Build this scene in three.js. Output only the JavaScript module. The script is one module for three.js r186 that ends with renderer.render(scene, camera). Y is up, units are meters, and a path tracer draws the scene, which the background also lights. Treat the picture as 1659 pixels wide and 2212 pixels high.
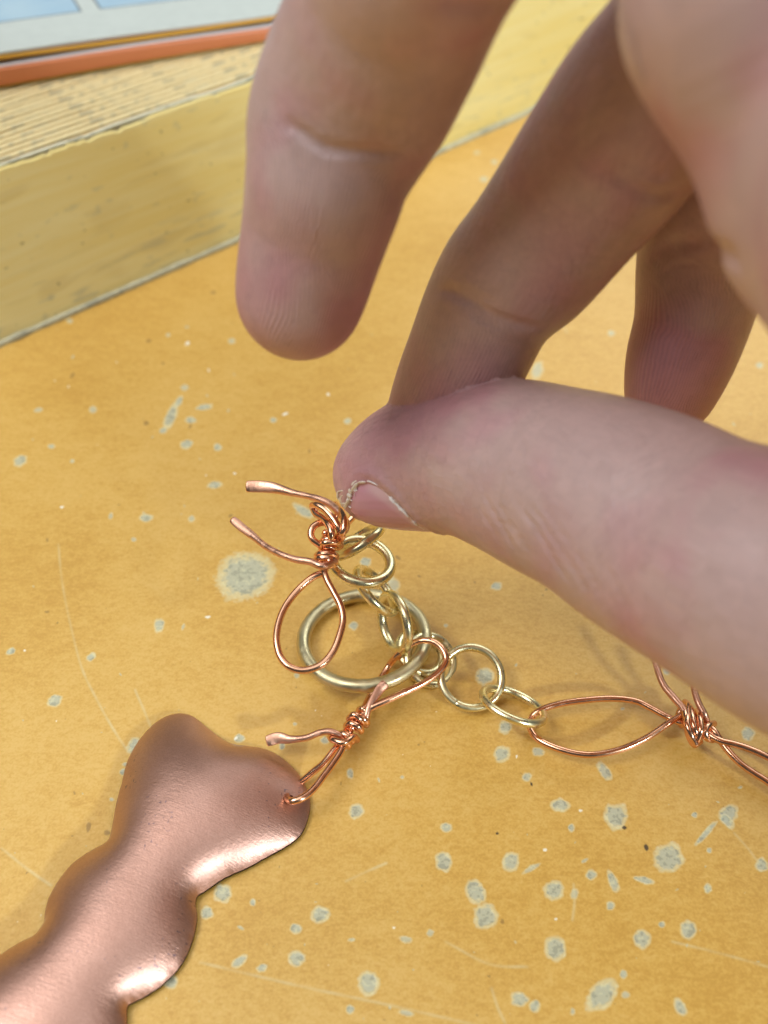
import * as THREE from 'three';
import { mergeGeometries } from 'three/addons/utils/BufferGeometryUtils.js';

// ---------------------------------------------------------------- camera, surroundings, lamps, exposure
const renderer = new THREE.WebGLRenderer({ antialias: true });
renderer.toneMapping = THREE.LinearToneMapping;
renderer.toneMappingExposure = 1.0;
renderer.shadowMap.enabled = true;
const scene = new THREE.Scene();
const MM = 0.001, FOV = 55, TILT = THREE.MathUtils.degToRad(47), EYE = 125;         // mm above the table
const camera = new THREE.PerspectiveCamera(FOV, 0.75, 0.004, 20);
camera.position.set(0, EYE * MM, 0);
camera.lookAt(0, (EYE - 100 * Math.sin(TILT)) * MM, -100 * Math.cos(TILT) * MM);
camera.focus = 0.136;
camera.userData.fStop = 18;
scene.background = new THREE.Color(0.07, 0.077, 0.083);                              // dim walls of the room all round
// name, place, looks at, width, height, colour, intensity
const LAMPS = [
  ['window', [0.95, 1.45, -1.95], [0, 0, -0.1], 1.5, 0.9, [0.90, 0.96, 1.0], 2.6, 'wide bright window beyond the far right corner of the table'],
  ['side_lamp', [1.3, 0.95, 1.25], [0, 0, -0.1], 0.26, 0.1, [0.80, 0.92, 1.0], 300, 'cool white lamp above and behind the viewer, to the right'],
];
for (const [x, side] of [[-1.2, 'left'], [0, 'middle'], [1.2, 'right']]) for (const [z, end] of [[-1.0, 'far'], [0.2, 'near']]) { const key = x < 0 && z > 0, w = key ? 1.25 : 1.08; LAMPS.push(['ceiling_lamp', [key ? -1.3 : x, 1.9, key ? 0.2 : z], [key ? -1.3 : x, 0, key ? 0.199 : z - 0.001], w, w, [0.92, 0.96, 1.0], x < 0 ? (z < 0 ? 0.7 : 7.6) : x ? 0.4 : 0.6, `square white ceiling lamp, the ${end} ${side} one of six above the table`]); }
// ---------------------------------------------------------------- helpers: pixels of the photograph (1659 wide) to points
const W2 = 829.5, H2 = 1106, F = H2 / Math.tan(THREE.MathUtils.degToRad(FOV / 2));
const CAM = new THREE.Vector3(0, EYE, 0), FWD = new THREE.Vector3(0, -Math.sin(TILT), -Math.cos(TILT)), RIGHT = new THREE.Vector3(1, 0, 0), UPV = new THREE.Vector3(0, Math.cos(TILT), -Math.sin(TILT));
const V = (x, y, z) => new THREE.Vector3(x, y, z);
const ray = (px, py) => FWD.clone().addScaledVector(RIGHT, (px - W2) / F).addScaledVector(UPV, -(py - H2) / F);
const atDepth = (px, py, d) => ray(px, py).multiplyScalar(d).add(CAM);                       // mm
const atHeight = (px, py, h) => { const r = ray(px, py); return r.multiplyScalar((h - EYE) / r.y).add(CAM); };
const depthOf = (p) => p.clone().sub(CAM).dot(FWD);
let seed = 7;
const rnd = () => { seed = (seed * 1664525 + 1013904223) >>> 0; return seed / 4294967296; };
const clamp = (x, a, b) => Math.min(b, Math.max(a, x)), mix = (a, b, t) => a + (b - a) * t;
const smooth = (a, b, x) => { const t = clamp((x - a) / (b - a), 0, 1); return t * t * (3 - 2 * t); };
const HASH = new Float32Array(65536); for (let i = 0; i < 65536; i++) HASH[i] = rnd();
function vnoise(x, y) {
  const ix = Math.floor(x), iy = Math.floor(y), fx = x - ix, fy = y - iy, sx = fx * fx * (3 - 2 * fx), sy = fy * fy * (3 - 2 * fy);
  const h = (a, b) => HASH[((a * 73 + b * 8191) ^ (b * 31)) & 65535];
  return mix(mix(h(ix, iy), h(ix + 1, iy), sx), mix(h(ix, iy + 1), h(ix + 1, iy + 1), sx), sy);
}
const fbm = (x, y, n = 3) => { let s = 0, a = 0.5, t = 0; for (let i = 0; i < n; i++) { s += a * vnoise(x, y); t += a; a *= 0.5; x = x * 2.03 + 17; y = y * 2.03 + 5; } return s / t; };
function vnoise3(x, y, z) { const k = Math.floor(z), f = z - k, s = f * f * (3 - 2 * f); return mix(vnoise(x + k * 57.3, y + k * 31.7), vnoise(x + (k + 1) * 57.3, y + (k + 1) * 31.7), s); }
const s2l = (c) => (c <= 0.04045 ? c / 12.92 : ((c + 0.055) / 1.055) ** 2.4), l2s = (c) => (c <= 0.0031308 ? c * 12.92 : 1.055 * c ** (1 / 2.4) - 0.055);
const rgb = (r, g, b) => [s2l(r / 255), s2l(g / 255), s2l(b / 255)];
function colourTexture(w, h, fn, wrap = THREE.RepeatWrapping) {
  const d = new Uint8Array(w * h * 4);
  for (let j = 0; j < h; j++) for (let i = 0; i < w; i++) { const c = fn(i, j), o = (j * w + i) * 4; for (let k = 0; k < 3; k++) d[o + k] = Math.round(255 * l2s(clamp(c[k], 0, 1))); d[o + 3] = 255; }
  const t = new THREE.DataTexture(d, w, h); t.colorSpace = THREE.SRGBColorSpace; t.magFilter = THREE.LinearFilter; t.wrapS = t.wrapT = wrap; t.needsUpdate = true; return t;
}
function greyTexture(w, h, fn, wrap = THREE.RepeatWrapping) {
  const d = new Uint8Array(w * h * 4);
  for (let j = 0; j < h; j++) for (let i = 0; i < w; i++) { const o = (j * w + i) * 4, c = Math.round(255 * clamp(fn(i, j), 0, 1)); d[o] = d[o + 1] = d[o + 2] = c; d[o + 3] = 255; }
  const t = new THREE.DataTexture(d, w, h); t.magFilter = THREE.LinearFilter; t.wrapS = t.wrapT = wrap; t.needsUpdate = true; return t;
}
const taken = {};
function numbered(name) { taken[name] = (taken[name] ?? -1) + 1; return taken[name] ? name + '_' + String(taken[name]).padStart(3, '0') : name; }
function tag(o, label, category, group, kind) { o.userData.label = label; o.userData.category = category; if (group) o.userData.group = group; if (kind) o.userData.kind = kind; return o; }
function thing(name, label, category, group, kind) { const o = new THREE.Group(); o.name = numbered(name); scene.add(o); return tag(o, label, category, group, kind); }
function part(name, geometry, material, parent) { const o = new THREE.Mesh(geometry, material); o.name = parent === scene ? numbered(name) : name; o.castShadow = o.receiveShadow = true; parent.add(o); return o; }
function geo(pos, idx, uv, nor) {
  const g = new THREE.BufferGeometry();
  g.setAttribute('position', new THREE.Float32BufferAttribute(pos, 3)); if (uv) g.setAttribute('uv', new THREE.Float32BufferAttribute(uv, 2));
  g.setIndex(idx); if (nor) g.setAttribute('normal', new THREE.Float32BufferAttribute(nor, 3)); else g.computeVertexNormals(); return g;
}
const std = (o) => new THREE.MeshPhysicalMaterial(o);

// ---------------------------------------------------------------- lamps
const housingMat = std({ color: 0xd8d8d4, roughness: 0.6 });
for (const [name, p, to, w, h, c, power, label] of LAMPS) {
  const t = thing(name, label, name === 'window' ? 'window' : 'lamp');
  t.position.set(...p); t.lookAt(2 * p[0] - to[0], 2 * p[1] - to[1], 2 * p[2] - to[2]);   // local -z looks at the table
  const e = 0.03, bars = [[0, h / 2 + e, w + 4 * e, 2 * e], [0, -h / 2 - e, w + 4 * e, 2 * e], [-w / 2 - e, 0, 2 * e, h], [w / 2 + e, 0, 2 * e, h]];
  part('frame', mergeGeometries(bars.map(([x, y, a, b]) => new THREE.BoxGeometry(a, b, 0.05).translate(x, y, 0))), housingMat, t);
  const glow = new THREE.MeshStandardMaterial({ color: 0x000000, emissive: new THREE.Color(...c), emissiveIntensity: 1.0 });
  part(name === 'window' ? 'pane' : 'diffuser', new THREE.BoxGeometry(w, h, 0.01).translate(0, 0, 0.012), glow, t);
  const l = new THREE.RectAreaLight(new THREE.Color(...c), power, w, h);
  l.name = 'glow'; l.position.set(0, 0, -0.012); t.add(l);
}

// ---------------------------------------------------------------- table top
const TS = 280, TX0 = -140, TZ0 = -20;                                                       // mm; the texture lies from the near edge of the view outwards
const SPOTS = [  // where the finish is chipped or splashed: x, y, half length, half width (photograph pixels), turn, kind
  [530, 1243, 62, 48, -8, 1], [43, 995, 15, 11, -25, 1], [463, 1048, 15, 7, -8, 1], [402, 960, 14, 9, -20, 1], [470, 967, 9, 8, 0, 1], [368, 900, 28, 11, -68, 1], [352, 930, 9, 6, -30, 1], [386, 868, 14, 6, -60, 1], [412, 908, 12, 7, 0, 1], [440, 880, 17, 6, -10, 1], [398, 838, 9, 7, 0, 0],
  [200, 885, 9, 8, 0, 0], [82, 886, 10, 5, -10, 0], [343, 1352, 11, 15, 10, 1], [117, 1515, 16, 11, -40, 1], [655, 1105, 24, 10, 32, 1], [763, 1352, 10, 9, 0, 1], [832, 1248, 18, 12, 0, 1], [848, 1268, 14, 16, 20, 0], [789, 1214, 12, 10, 0, 1], [1072, 1267, 11, 9, 0, 1], [1047, 1461, 20, 19, 0, 1],
  [500, 737, 8, 6, 0, 0], [460, 632, 6, 4, 0, 2], [320, 737, 6, 4, 0, 2], [150, 694, 7, 5, 0, 0], [90, 706, 6, 4, 0, 0], [60, 697, 8, 7, 0, 0], [25, 690, 9, 6, -20, 0], [362, 724, 5, 4, 0, 0], [315, 914, 6, 5, 0, 2], [590, 908, 7, 6, 0, 1], [110, 965, 8, 5, 0, 1], [155, 997, 5, 4, 0, 0], [133, 1096, 5, 3, 0, 3], [238, 1115, 5, 7, 20, 0], [315, 1119, 15, 8, -6, 1], [413, 1121, 7, 7, 0, 0], [288, 1166, 6, 5, 0, 0],
  [290, 1612, 15, 18, 20, 1], [22, 1408, 10, 7, -30, 1], [195, 1420, 11, 7, -40, 1], [270, 1652, 7, 5, 0, 0], [266, 1668, 9, 7, 0, 1], [240, 1728, 5, 4, 0, 0], [190, 1788, 5, 11, 10, 2], [230, 1800, 7, 6, 0, 2], [517, 1596, 12, 9, 0, 1], [608, 1612, 7, 9, 0, 1],
  [480, 1930, 19, 20, 0, 1], [446, 1973, 14, 14, 0, 1], [545, 1950, 7, 8, 0, 1], [690, 1976, 20, 18, 0, 1], [638, 2007, 13, 11, 0, 1], [639, 2072, 17, 17, 0, 1], [565, 2092, 12, 8, -25, 1], [515, 2078, 20, 9, -35, 1], [367, 2122, 14, 14, 0, 1], [795, 2127, 22, 25, 0, 1], [755, 2182, 9, 10, 0, 1], [769, 1753, 17, 16, 0, 1], [958, 1862, 18, 20, 0, 1], [963, 1789, 12, 11, 0, 1],
  [1026, 1928, 18, 28, -25, 1], [1048, 1980, 25, 26, 0, 1], [1103, 1862, 17, 21, 0, 1], [1083, 1630, 17, 18, 0, 1], [1137, 1680, 10, 10, 0, 1], [1090, 1573, 13, 14, 0, 1], [1160, 1624, 13, 9, 10, 1], [1209, 1740, 19, 14, 5, 1], [1233, 1789, 7, 9, 0, 1], [1305, 1667, 10, 24, -35, 1], [1197, 1925, 21, 20, 0, 1], [1198, 2050, 22, 28, -10, 1], [1330, 1765, 24, 27, -10, 1], [1323, 1905, 10, 24, -25, 1], [1276, 1891, 11, 11, 0, 1], [1318, 1957, 9, 9, 0, 1], [1390, 1902, 22, 7, 12, 1], [1445, 1855, 29, 30, 0, 1], [1528, 1920, 9, 10, 0, 1], [1385, 2030, 18, 20, 0, 1], [1429, 1998, 7, 7, 0, 1], [1486, 2011, 18, 20, 0, 1], [1299, 2150, 27, 38, 40, 1], [1346, 2106, 8, 10, 0, 1], [1121, 2160, 18, 16, 0, 1], [1154, 2174, 11, 12, 0, 1], [1469, 2178, 11, 20, -30, 1], [1572, 1760, 22, 18, -40, 1], [1570, 1775, 20, 10, 50, 1], [1525, 1800, 34, 7, -48, 1], [1645, 1870, 14, 14, 0, 1], [1614, 1585, 14, 15, 0, 1], [1531, 1838, 6, 6, 0, 1], [1499, 1761, 7, 6, 0, 1], [1147, 1877, 22, 6, -28, 0], [875, 2030, 14, 7, 10, 0], [928, 2017, 8, 8, 0, 0], [868, 1680, 5, 4, 0, 0], [755, 1672, 8, 11, -10, 1], [1395, 1832, 5, 8, -20, 4], [1348, 1789, 5, 4, 0, 4], [1073, 1801, 4, 3, 0, 4], [1176, 1837, 5, 4, 0, 3], [1253, 1752, 4, 3, 0, 3], [1200, 1987, 4, 3, 0, 3], [1084, 1992, 5, 6, 0, 2], [1440, 1450, 9, 9, 0, 1], [1160, 800, 12, 20, 10, 0], [1320, 720, 8, 6, 0, 0], [1640, 790, 8, 7, 0, 0], [1045, 388, 9, 6, 0, 0], [1030, 330, 6, 4, 0, 0], [1067, 350, 7, 5, 0, 0], [900, 820, 7, 6, 0, 0], [870, 850, 6, 5, 0, 0], [750, 910, 8, 6, 0, 1], [1262, 1860, 9, 4, -30, 0], [1240, 1932, 8, 12, 20, 0], [1236, 2186, 5, 8, 0, 0], [878, 2190, 16, 6, 10, 0], [1350, 2150, 10, 8, 0, 0], [850, 2005, 4, 3, 0, 3], [640, 1460, 6, 6, 0, 0], [700, 1600, 9, 8, 0, 1], [636, 1565, 5, 4, 0, 0]];
const SCRATCHES = [[[125, 1175], [132, 1250], [150, 1345], [178, 1450], [207, 1510], [240, 1570], [275, 1625]], [[430, 2080], [640, 2130], [850, 2175], [1085, 2230]], [[290, 1490], [320, 1560], [345, 1640]], [[0, 1832], [60, 1880], [110, 1915]], [[1060, 2135], [1075, 2180], [1090, 2212]], [[745, 1905], [800, 1880], [835, 1865]], [[960, 2035], [1060, 2085], [1140, 2090]], [[1450, 2035], [1560, 2062], [1659, 2090]], [[1585, 1800], [1620, 1840], [1640, 1868]], [[1235, 1990], [1240, 1950], [1238, 1910]], [[1190, 660], [1210, 690], [1225, 720]]];
const TN = 2048, tableA = new Float32Array(TN * TN * 3), tableH = new Float32Array(TN * TN);
{
  const base = rgb(207, 161, 75), pale = rgb(216, 174, 95), dark = rgb(190, 141, 57);
  for (let j = 0; j < TN; j++) for (let i = 0; i < TN; i++) {
    const x = i * TS / TN, y = j * TS / TN;
    const big = fbm(x / 26, y / 26, 3), mid = fbm(x / 3.2 + 40, y / 1.7, 3), fibre = fbm(x / 0.8, y / 0.33, 2), grain = vnoise(x / 0.19 + 9, y / 0.17), k = (j * TN + i) * 3;
    const t = clamp(0.5 + (big - 0.5) * 0.9 + (mid - 0.5) * 0.5 + (fibre - 0.5) * 0.7 + (grain - 0.5) * 0.8, 0, 1);
    for (let c = 0; c < 3; c++) tableA[k + c] = t > 0.5 ? mix(base[c], pale[c], (t - 0.5) * 1.5) : mix(base[c], dark[c], (0.5 - t) * 1.4);
    tableH[j * TN + i] = 0.5 + (fibre - 0.5) * 0.18 + (grain - 0.5) * 0.12;
  }
  const grey = rgb(164, 170, 152), rim = rgb(216, 206, 158), blot = rgb(108, 112, 100), brown = rgb(120, 88, 46), white = rgb(240, 232, 205), black = rgb(52, 40, 30);
  const put = (k, c, a) => { for (let n = 0; n < 3; n++) tableA[k * 3 + n] = mix(tableA[k * 3 + n], c[n], a); };
  const toI = (p) => [(p.x - TX0) / TS * TN, (TZ0 - p.z) / TS * TN];
  function splash(px, py, a, b, turn, kind, id) {
    const t = turn * Math.PI / 180, c = atHeight(px, py, 0), ex = atHeight(px + a * Math.cos(t), py + a * Math.sin(t), 0), ey = atHeight(px - b * Math.sin(t), py + b * Math.cos(t), 0);
    const [ci, cj] = toI(c), [xi, xj] = toI(ex), [yi, yj] = toI(ey), ax = xi - ci, ay = xj - cj, bx = yi - ci, by = yj - cj, det = ax * by - ay * bx;
    const reach = Math.ceil(1.7 * Math.max(Math.hypot(ax, ay), Math.hypot(bx, by))) + 2;
    for (let j = Math.floor(cj) - reach; j <= cj + reach; j++) for (let i = Math.floor(ci) - reach; i <= ci + reach; i++) {
      if (i < 0 || j < 0 || i >= TN || j >= TN) continue;
      const u = ((i - ci) * by - (j - cj) * bx) / det, v = ((j - cj) * ax - (i - ci) * ay) / det, ang = Math.atan2(v, u);
      const x = i * TS / TN, y = j * TS / TN;
      const r = Math.hypot(u, v) * (1 + 0.30 * (vnoise(Math.cos(ang) * 1.7 + id * 3.73, Math.sin(ang) * 1.7 + id * 1.31) - 0.5) + 0.17 * (vnoise(x / 0.4, y / 0.4 + id) - 0.5));
      const k = j * TN + i, mot = fbm(x / 0.5, y / 0.4, 3);
      if (kind <= 1) {
        const edge = 1 - smooth(0.92, 1.2, r), core = 1 - smooth(0.62, 0.9, r + (mot - 0.5) * 0.45), e = kind ? 0.8 : 0.62;
        put(k, rim, edge * e * 0.75); put(k, grey, core * e * (0.72 + 0.4 * (mot - 0.3)));
        if (mot < 0.36) put(k, blot, core * 0.4 * kind);
        if (mot > 0.68) put(k, rim, edge * 0.5);
        tableH[k] += 0.35 * edge * (r > 0.75 ? 1 : -0.6) + (mot - 0.5) * edge * 0.8;
      } else put(k, [, , brown, white, black][kind], (1 - smooth(0.7, 1.1, r)) * (kind === 2 ? 0.55 : 0.9));
    }
  }
  SPOTS.forEach((s, n) => splash(...s, n));
  for (let n = 0; n < 230; n++) {   // small flecks of chipped finish, crumbs and fibres
    const px = rnd() * 1660, py = 640 + rnd() * 1570, r = 0.9 + rnd() * rnd() * 4.5, q = rnd();
    splash(px, py, r * (1 + rnd()), r * 0.8, rnd() * 180, q < 0.5 ? 0 : q < 0.64 ? 3 : q < 0.98 ? 2 : 4, n + 200);
  }
  for (const s of SCRATCHES) {
    const c = new THREE.CatmullRomCurve3(s.map(([x, y]) => atHeight(x, y, 0))), n = Math.ceil(c.getLength() * 14);
    for (let q = 0; q <= n; q++) {
      const p = c.getPoint(q / n), [i, j] = toI(p), a = 0.2 + 0.35 * vnoise(q / 26, s[0][0]);
      for (let dj = -2; dj <= 2; dj++) for (let di = -2; di <= 2; di++) { const ii = Math.round(i) + di, jj = Math.round(j) + dj; if (ii > 0 && jj > 0 && ii < TN && jj < TN) { const w = Math.exp(-((ii - i) ** 2 + (jj - j) ** 2) / 1.6); put(jj * TN + ii, rim, w * a * 0.2); tableH[jj * TN + ii] -= w * 0.02; } }
    }
  }
}
const tableMap = colourTexture(TN, TN, (i, j) => { const k = (j * TN + i) * 3; return [tableA[k], tableA[k + 1], tableA[k + 2]]; }, THREE.MirroredRepeatWrapping);
const tableBump = greyTexture(TN, TN, (i, j) => tableH[j * TN + i] * 0.5, THREE.MirroredRepeatWrapping);
{
  const g = new THREE.BoxGeometry(1.6, 0.03, 1.1, 1, 1, 1).translate(0, -0.015, -0.25), p = g.attributes.position, u = g.attributes.uv;
  for (let i = 0; i < p.count; i++) u.setXY(i, (p.getX(i) * 1000 - TX0) / TS, (TZ0 - p.getZ(i) * 1000) / TS);
  tag(part('table_top', g, std({ map: tableMap, bumpMap: tableBump, bumpScale: 0.00016, roughness: 0.4, specularIntensity: 1 }), scene), 'worn yellow table top with grey chipped spots under the chain', 'table top', null, 'structure');
}

// ---------------------------------------------------------------- plywood board standing at the back of the table
const bA = atHeight(0, 745, 0), bB = atHeight(1150, 240, 0), U = bB.clone().sub(bA).normalize(), N = V(-U.z, 0, U.x); if (N.dot(CAM.clone().sub(bA)) < 0) N.negate();
const BH = 27, SLOPE = 16;                                                                             // mm high, its front face leaning back
{
  const t = thing('plywood_board', 'yellow plywood board on edge with striped layered top under the booklets', 'board');
  t.position.set(bA.x * MM, 0, bA.z * MM); t.rotation.y = Math.atan2(-U.z, U.x);          // local x along the board, local z to the viewer
  const L0 = -70, L1 = 330;
  const faceA = colourTexture(2048, 256, (i, j) => {
    const x = i * 400 / 2048, y = j * 38 / 256;
    const g = fbm(x / 26 + 3 * fbm(x / 40, y / 9, 2), y / 1.1 + 2.2 * fbm(x / 30, y / 12, 2), 4), g2 = fbm(x / 9, y / 0.35, 2), big = fbm(x / 40 + 9, y / 14, 2);
    let c = [0, 1, 2].map((k) => mix(rgb(236, 206, 120)[k], rgb(243, 222, 152)[k], clamp(0.45 + (g - 0.5) * 0.8 + (g2 - 0.5) * 0.3 + (big - 0.5) * 1.0, 0, 1)));
    const fig = smooth(0.60, 0.75, fbm(x / 17 + 60, y / 3.1 + 2 * fbm(x / 21, y / 6, 2), 3)); c = c.map((v, k) => mix(v, rgb(196, 160, 86)[k], fig * 0.22));
    const dirt = smooth(0.58, 0.78, fbm(x / 7, y / 0.9 + 30, 3)) * smooth(14, 3, y) * 0.6 + smooth(0.7, 0.85, fbm(x / 3 + 8, y / 1.4, 3)) * 0.4;
    c = c.map((v, k) => mix(v, rgb(178, 168, 132)[k], dirt * 0.75));
    const knot = smooth(0.955, 0.98, vnoise(x / 1.7 + 3, y / 1.1 + 77)); return c.map((v, k) => mix(v, rgb(120, 92, 50)[k], knot * 0.7));
  });
  // the front veneer, splintered along its upper edge
  const n = 520, pos = [], uv = [], idx = [], th = 1.1;
  for (let i = 0; i <= n; i++) {
    const x = mix(L0, L1, i / n), top = BH - 0.45 - 0.7 * fbm(x / 6, 3, 4) - 0.5 * smooth(0.6, 0.75, vnoise(x / 1.4, 9)) * vnoise(x / 0.5, 4);
    for (const [y, z] of [[0.3, 0], [BH * 0.45, 0], [top, 0], [top + 0.25, -0.5], [top + 0.25, -th]]) { pos.push(x * MM, y * MM, (z - SLOPE * y / BH) * MM); uv.push((x - L0) / 400, y * 1.16 / 38); }
    if (i) for (let k = 0; k < 4; k++) { const a = (i - 1) * 5 + k, b = i * 5 + k; idx.push(a, b, a + 1, b, b + 1, a + 1); }
  }
  part('front_veneer', geo(pos, idx, uv), std({ map: faceA, roughness: 0.42, specularIntensity: 0.8 }), t);
  // plies seen on the top edge, pale and dark by turns
  const plyMap = (a, b, s) => colourTexture(512, 64, (i, j) => { const g = fbm(i / 9, j / 5 + s, 3), d = smooth(0.62, 0.8, fbm(i / 22 + s, j / 30 + 5, 2)); return [0, 1, 2].map((k) => mix(mix(a[k], b[k], g), rgb(150, 146, 124)[k], d * 0.6)); });
  const pale = [0, 1].map((s) => std({ map: plyMap(rgb(226, 200, 140), rgb(242, 224, 172), s * 9), roughness: 0.6 })), dark = [0, 1].map((s) => std({ map: plyMap(rgb(182, 150, 94), rgb(214, 184, 126), 4 + s * 9), roughness: 0.7 })), chip = std({ map: plyMap(rgb(214, 206, 168), rgb(240, 234, 208), 3), roughness: 0.7 });
  let z = -th - 0.02 - SLOPE;
  for (let k = 0; k < 40; k++) {
    const w = k ? (k % 2 ? 0.75 + 0.2 * rnd() : 1.25 + 0.35 * rnd()) : 1.0, h = BH - (k % 2 ? 0.25 + 0.2 * rnd() : 0.1 * rnd()) - (k ? 0 : 0.1), P = [], Q = [], I = [], m = 60;
    for (let i = 0; i <= m; i++) {
      const x = mix(L0, L1, i / m), y = h + 0.16 * (vnoise(x / 5, k * 3) - 0.5) - (k ? 0 : 0.3 * smooth(0.55, 0.75, vnoise(x / 7, 55))), b = 0.12;
      for (const [yy, zz] of [[0.3, z], [y - b, z], [y, z - b], [y, z - w + b], [y - b, z - w], [0.3, z - w]]) { P.push(x * MM, yy * MM, zz * MM); Q.push(x / 60, (zz - z) / 4); }
      if (i) for (let q = 0; q < 5; q++) { const a = (i - 1) * 6 + q, c = i * 6 + q; I.push(a, c, a + 1, c, c + 1, a + 1); }
    }
    part('ply', geo(P, I, Q), k === 0 ? chip : k % 2 ? dark[(k >> 1) % 2] : pale[(k >> 1) % 2], t);
    z -= w + 0.02;
  }
  // bead of grey filler along the foot of the board
  const bp = [], bi = [], bu = [], m = 400;
  for (let i = 0; i <= m; i++) { const x = mix(L0, L1, i / m), r = 0.75 + 0.5 * fbm(x / 4, 8, 3); for (let q = 0; q <= 6; q++) { const a = q / 6 * Math.PI / 2; bp.push(x * MM, (0.02 + r * Math.sin(a)) * MM, (0.02 + r * 0.95 * Math.cos(a)) * MM); bu.push(x / 60, q / 30); } if (i) for (let q = 0; q < 6; q++) { const a = (i - 1) * 7 + q, c = i * 7 + q; bi.push(a, a + 1, c, c, a + 1, c + 1); } }
  part('filler_bead', geo(bp, bi, bu), std({ map: plyMap(rgb(172, 164, 132), rgb(214, 204, 164), 20), roughness: 0.6 }), t);
}

// ---------------------------------------------------------------- booklets lying on the board
{
  const FL = atHeight(-260, 240, BH), FR = atHeight(700, 72, BH), ux = FR.clone().sub(FL).normalize(), back = V(ux.z, 0, -ux.x); if (back.z > 0) back.negate();
  const len = FR.distanceTo(FL);
  // a leaf pile: front edge from height a0..a1 (left) and b0..b1 (right), set back by "inset", its front edge rounded
  function leaf(a0, a1, b0, b1, inset, round, deep = 190) {
    const P = [], I = [], Q = [], n = 40, prof = 8;
    for (let i = 0; i <= n; i++) {
      const f = i / n, lo = mix(a0, b0, f), hi = mix(a1, b1, f), wave = 0.12 * Math.sin(f * 9 + a0 * 3), row = [];
      row.push([deep, lo]); for (let q = 0; q <= prof; q++) { const an = -Math.PI / 2 + q / prof * Math.PI; row.push([inset + round * (1 - Math.cos(an)), (lo + hi) / 2 + Math.sin(an) * (hi - lo) / 2 + wave]); } row.push([deep, hi + wave]);
      for (const [d, y] of row) { const p = FL.clone().addScaledVector(ux, f * len).addScaledVector(back, d); P.push(p.x * MM, (BH + y) * MM, p.z * MM); Q.push(f, d / deep); }
      const w = row.length; if (i) for (let q = 0; q < w - 1; q++) { const a = (i - 1) * w + q, c = i * w + q; I.push(a, c, a + 1, c, c + 1, a + 1); }
      if (i === n) for (let q = 1; q < w - 1; q++) I.push(i * w, i * w + q, i * w + q + 1);
    }
    return geo(P, I, Q);
  }
  const low = thing('orange_booklet', 'thin orange booklet lying on the striped board edge, the lower of two', 'booklet');
  const m = (r, g, b, rough = 0.5) => std({ color: new THREE.Color(...rgb(r, g, b)), roughness: rough });
  part('back_cover', leaf(0.5, 0.9, 0.25, 0.5, 0.3, 0.1), m(206, 170, 58), low);
  part('spine', leaf(0.95, 5.0, 0.55, 2.9, 0, 0.25), m(226, 138, 92, 0.4), low);
  part('front_cover', leaf(5.02, 5.5, 2.92, 3.3, 1.0, 0.2), m(232, 228, 226), low);
  const up = thing('picture_booklet', 'cream booklet with pale blue picture boxes lying on the orange booklet', 'booklet');
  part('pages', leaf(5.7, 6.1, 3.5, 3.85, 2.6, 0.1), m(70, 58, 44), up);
  part('back_cover', leaf(6.12, 7.2, 3.87, 4.8, 1.6, 0.5), m(222, 168, 52, 0.4), up);
  part('inner_leaf', leaf(7.22, 7.5, 4.82, 5.05, 2.0, 0.1), m(214, 176, 190), up);
  const onCover = (x, y) => { const p = atHeight(x, y, BH + 8).sub(FL); return [p.dot(ux), p.dot(back)]; }, [BX0, BD0] = onCover(175, 15), [BX1, BD1] = onCover(213, 9);
  const cw = 1024, ch = 512, cov = colourTexture(cw, ch, (i, j) => {
    const u = i / cw, d = j / ch * 190, px = u * len; let c = rgb(202, 206, 196); const n = fbm(px / 2, d / 2, 3); c = c.map((v) => v * (0.95 + 0.1 * n));
    const box = (x0, x1, d0) => { const a = Math.min(px - x0, x1 - px, d - d0); if (a > 0) c = a < 0.45 ? rgb(70, 74, 78) : [0, 1, 2].map((k) => mix(rgb(156, 186, 204)[k], rgb(184, 204, 210)[k], fbm(px / 9, d / 6, 3))); };
    box(-5, BX0, BD0); box(BX1, len - 3, BD1); return c;
  }, THREE.ClampToEdgeWrapping);
  part('front_cover', leaf(7.55, 7.95, 5.1, 5.45, 1.9, 0.15), std({ map: cov, roughness: 0.35 }), up);
}

// ---------------------------------------------------------------- wires and rings
const scuff = greyTexture(256, 256, (i, j) => 0.5 + 0.5 * (fbm(i / 5, j / 19, 3) - 0.5) + 0.35 * (vnoise(i / 2.1, j / 2.3) - 0.5));
const worn = (lo, hi) => greyTexture(256, 256, (i, j) => mix(lo, hi, smooth(0.35, 0.7, fbm(i / 14, j / 22, 4))));
const copper = std({ color: new THREE.Color(0.87, 0.47, 0.28), metalness: 1, roughness: 1, roughnessMap: worn(0.18, 0.26) });
const copperFlat = std({ color: new THREE.Color(0.76, 0.42, 0.28), metalness: 1, roughness: 1, roughnessMap: worn(0.3, 0.5), bumpMap: scuff, bumpScale: 0.00002 });
const brass = std({ color: new THREE.Color(0.84, 0.74, 0.43), metalness: 1, roughness: 1, roughnessMap: worn(0.27, 0.36) });
const brassDull = std({ color: new THREE.Color(0.64, 0.55, 0.32), metalness: 1, roughness: 1, roughnessMap: worn(0.36, 0.5), bumpMap: scuff, bumpScale: 0.00001 });
const WR = 0.5;                                                                             // copper wire radius, mm
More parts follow.
